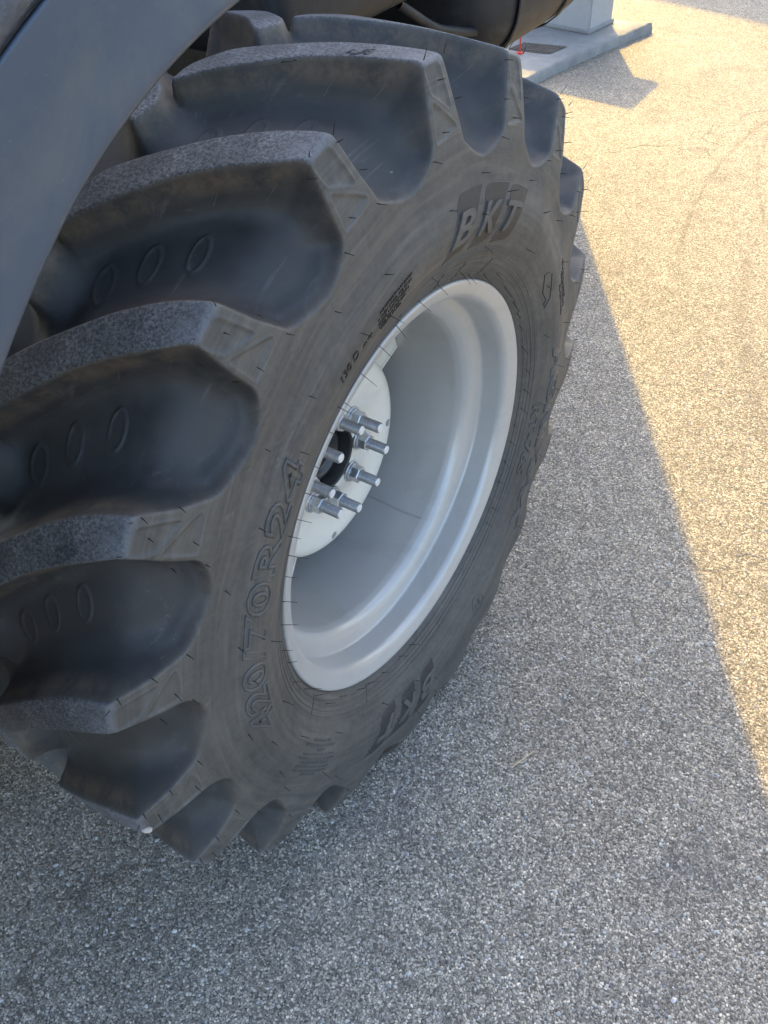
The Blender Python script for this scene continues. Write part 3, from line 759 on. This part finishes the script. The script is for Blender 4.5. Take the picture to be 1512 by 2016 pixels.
sv, sf = lathe(sp, 20); stud_me = mesh_np('wheel_stud', sv, sf[:, ::-1]); stud_me.materials.append(MAT['zinc'])
stud_me.polygons.foreach_set('use_smooth', np.repeat([True], len(stud_me.polygons)))
bm = bmesh.new(); hexprism(bm, XF + .0070, XF + .0225, .0150); nut_me = bpy.data.meshes.new('nut'); bm.to_mesh(nut_me); bm.free(); nut_me.materials.append(MAT['zinc'])
wv, wf = lathe([(XF - .001, .0188), (XF + .0012, .0190), (XF + .0032, .0190), (XF + .0038, .0182), (XF + .0038, .0158), (XF + .0052, .0162), (XF + .0066, .0160), (XF + .0070, .0150), (XF + .0070, .006)], 32)
wash_me = mesh_np('washer', wv, wf[:, ::-1]); wash_me.set_sharp_from_angle(angle=R_(35)); wash_me.materials.append(MAT['zinc'])
ev, ef = lathe([(-.1079, .0068), (-.1076, .0060), (-.1076, .0)], 20); end_me = mesh_np('stud_end', ev, ef[:, ::-1], False); end_me.materials.append(MAT['zinc_end'])
for k in range(8):
    a = R_(34.9 + 45 * k); loc = (0, .0757 * math.cos(a), .0757 * math.sin(a))
    for nm, me in (('wheel_stud', stud_me), ('nut', nut_me), ('washer', wash_me), ('stud_end', end_me)):
        o = link(nm, me, None, disc); o.location = loc; o.rotation_euler.x = random.uniform(0, PI)
        if nm == 'washer': o.rotation_euler.x = 0

# ---- mudguard over the tyre
gp = [(.046, .7965), (.0495, .7950), (.0520, .7975), (.0520, .803), (.0500, .83), (.047, .868)]
Vv, Ff = lathe(gp + [], 160, R_(100), R_(172)); n0 = len(gp)
outer = smooth_prof([(.044, .7975), (.0470, .7945), (.0515, .7950), (.0545, .7985), (.0535, .806), (.0505, .83), (.0475, .8690)], 60, .0020)
inner = outer[::-1] + [-.0045, 0]
Vv, Ff = lathe(np.concatenate([outer, inner]), 200, R_(100), R_(172))
def flat_front(V):
    a = np.degrees(np.arctan2(V[:, 2], V[:, 1])) % 360; rr = np.hypot(V[:, 1], V[:, 2]); d = -.0003 * np.clip(125 - a, 0, 60) ** 1.6
    V = V.copy(); V[:, 1] *= (rr + d) / rr; V[:, 2] *= (rr + d) / rr; return V
Vv = flat_front(Vv)
guard = link('mudguard', mesh_np('mudguard', Vv, Ff[:, ::-1]), MAT['guard'], tr, WC)
top = smooth_prof([(.0415, .8690), (.0445, .8705), (.0470, .8735), (.0465, .885), (.036, .905), (.010, .920), (-.05, .925), (-.40, .925), (-.40, .920), (-.05, .920), (.005, .914), (.030, .900), (.0415, .8735)], 120, .003)
Vv, Ff = lathe(top, 160, R_(100), R_(172))
link('guard_top', mesh_np('guard_top', flat_front(Vv), Ff[:, ::-1]), MAT['guard_top'], guard)

# ---- tank, bracketry and body behind the wheel
def rbox(name, dims, mat, parent, bev, seg=8): return box(name, dims, mat, parent, bev, seg)
tank = rbox('fuel_tank', (-1.02, -.37, .92, 1.52, .835, 1.30), MAT['black'], tr, .13, 10)
for (x, y, z) in ((-.47, 1.14, .838),):
    bm = bmesh.new(); hexprism(bm, 0, .012, .013); o = from_bm('tank_bolt', bm, MAT['zinc'], tank); o.location = (x, y, z); o.rotation_euler = (0, R_(45), 0)
rbox('battery_box', (-.95, -.42, .30, .92, 1.03, 1.4), MAT['black'], tr, .05, 5)
box('chassis', (-1.60, -.48, -1.4, 1.05, .28, .86), MAT['chassis'], tr, .03)
box('gearbox', (-1.35, -.95, -.2, 1.4, .86, 1.12), MAT['chassis'], tr, .05)
cab = box('cab', (-1.75, -.56, .75, 2.07, 1.22, 2.75), MAT['body'], tr, .02)  # unseen cab box, its corner placed to cast the ground shadow edge
box('rear_shade_block', (-1.75, -1.2, 2.075, 3.1, .62, 2.2), MAT['body'], tr, .02)  # unseen block added to stop sunlight leaking below the cab
box('bonnet', (-1.5, -.75, -1.5, .74, 1.2, 1.7), MAT['body'], tr, .08, 5)

# steel straps and a hose round the tank
for y0 in (1.02, 1.30):
    bm = bmesh.new(); cxz = (-.695, 1.0675); hw, hh_, rr_ = .3285, .2355, .133; path = []
    for qx, qz, a0 in ((1, 1, 0), (-1, 1, 90), (-1, -1, 180), (1, -1, 270)):
        for k in range(7):
            a = R_(a0 + 15 * k); path.append((cxz[0] + qx * (hw - rr_) + rr_ * math.cos(a), cxz[1] + qz * (hh_ - rr_) + rr_ * math.sin(a)))
    A = [[bm.verts.new((cxz[0] + (x - cxz[0]) * (1 + e * .008), y, cxz[1] + (z - cxz[1]) * (1 + e * .01))) for x, z in path] for y, e in ((y0, 0), (y0 + .002, 1), (y0 + .024, 1), (y0 + .026, 0))]
    for P0, P1 in zip(A, A[1:]):
        for k in range(len(path)): bm.faces.new((P0[k], P0[(k + 1) % len(path)], P1[(k + 1) % len(path)], P1[k]))
    bmesh.ops.recalc_face_normals(bm, faces=bm.faces); from_bm('tank_strap', bm, MAT['black'], tank, True, angle=40)
hz = [Vector((-.46, .70, 1.03)), Vector((-.44, .80, .965)), Vector((-.43, .92, .93)), Vector((-.45, 1.05, .90)), Vector((-.55, 1.2, .87))]
hp = smooth_prof([tuple(v) for v in hz], 30, .02); link('hose', mesh_np('hose', *poly_tube(hp, .009, 8)), MAT['black'], tank)
# the wheel on the far side of the tractor shares the meshes of the near one
far = bpy.data.objects.new('tyre', tyre.data); COL.objects.link(far); far.parent = tr; far.location = (-2.16, 0, ZC); far.rotation_euler.z = PI
for ch in [c for c in tyre.children if c.name.startswith('tread_lug')]:
    c = ch.copy(); COL.objects.link(c); c.parent = far
rf = bpy.data.objects.new('rim', rim.data); COL.objects.link(rf); rf.parent = tr; rf.location = (-2.16, 0, ZC); rf.rotation_euler.z = PI
# ------------------------------------------------------------------ bits on the ground
bm = bmesh.new(); bmesh.ops.create_icosphere(bm, subdivisions=2, radius=.0065)
for v in bm.verts: v.co = Vector((v.co.x * 1.0, v.co.y * .5, v.co.z * .55)) * (1 + random.uniform(-.16, .16))
pa = R_(PH + (6 + .15) * PITCH)
pb = from_bm('pebble', bm, material('pale_stone', (.50, .43, .35), .8)); pb.location = (.006, .596 * math.cos(pa), ZC + .596 * math.sin(pa)); pb.rotation_euler = (pa - PI / 2, 0, .5)
tag(pb, 'small pale chip of stone stuck to the lowest left corner of a tyre lug', 'stone')
st = poly_tube([(.229, -.056, .004), (.236, -.040, .006), (.243, -.022, .005), (.250, -.006, .006)], .0012, 5)
m = material('dry_straw', (.55, .42, .25), .7)
bm_s = mesh_np('dry_straw', *st); tag(link('dry_straw', bm_s, m), 'short pale dry grass stalk lying on the shaded asphalt', 'straw')

# loose and proud aggregate near the camera, one mesh
NS = 30000
px = rng.uniform(-1.0, 1.05, NS); py = rng.uniform(-1.15, 1.6, NS); cl = np.sin(px * 7 + 1.3) * np.cos(py * 6.1) + rng.normal(0, .6, NS)
keep = cl > -.6; px = px[keep]; py = py[keep]; NS = len(px)
sz = np.clip(rng.lognormal(math.log(.0027), .30, NS), .0014, .0050)
base = np.array([(1, 0, 0), (.45, .85, 0), (-.55, .8, 0), (-1, -.05, 0), (-.4, -.9, 0), (.55, -.8, 0), (.35, .25, .6), (-.4, .1, .66), (.05, -.42, .58)])
tri = np.array([(0, 1, 6), (1, 2, 7), (1, 7, 6), (2, 3, 7), (3, 4, 8), (3, 8, 7), (4, 5, 8), (5, 0, 6), (5, 6, 8), (6, 7, 8)])
B = base[None] * (1 + rng.normal(0, .16, (NS, 9, 3))); th = rng.uniform(0, 2 * PI, NS); c, s = np.cos(th), np.sin(th)
asp = rng.uniform(.6, 1.0, NS)
bx = B[..., 0] * sz[:, None]; by = B[..., 1] * (sz * asp)[:, None]; bz = B[..., 2] * (sz * rng.uniform(.5, 1.0, NS))[:, None] - .0004
VV = np.stack([px[:, None] + bx * c[:, None] - by * s[:, None], py[:, None] + bx * s[:, None] + by * c[:, None], bz], -1).reshape(-1, 3)
FF = (tri[None] + (np.arange(NS) * 9)[:, None, None]).reshape(-1, 3)
m = material('stone_chips', (.4, .4, .4), .55); N = NT(m)
tone = np.repeat(rng.beta(1.6, 2.2, NS), 9)
N.l(N.mix(N.attr('tone'), (.12, .12, .118), (.58, .57, .54)), N.b.inputs['Base Color'])
tag(link('stone_chips', mesh_np('stone_chips', VV, FF, False, None, {'tone': tone}), m), kind='stuff')
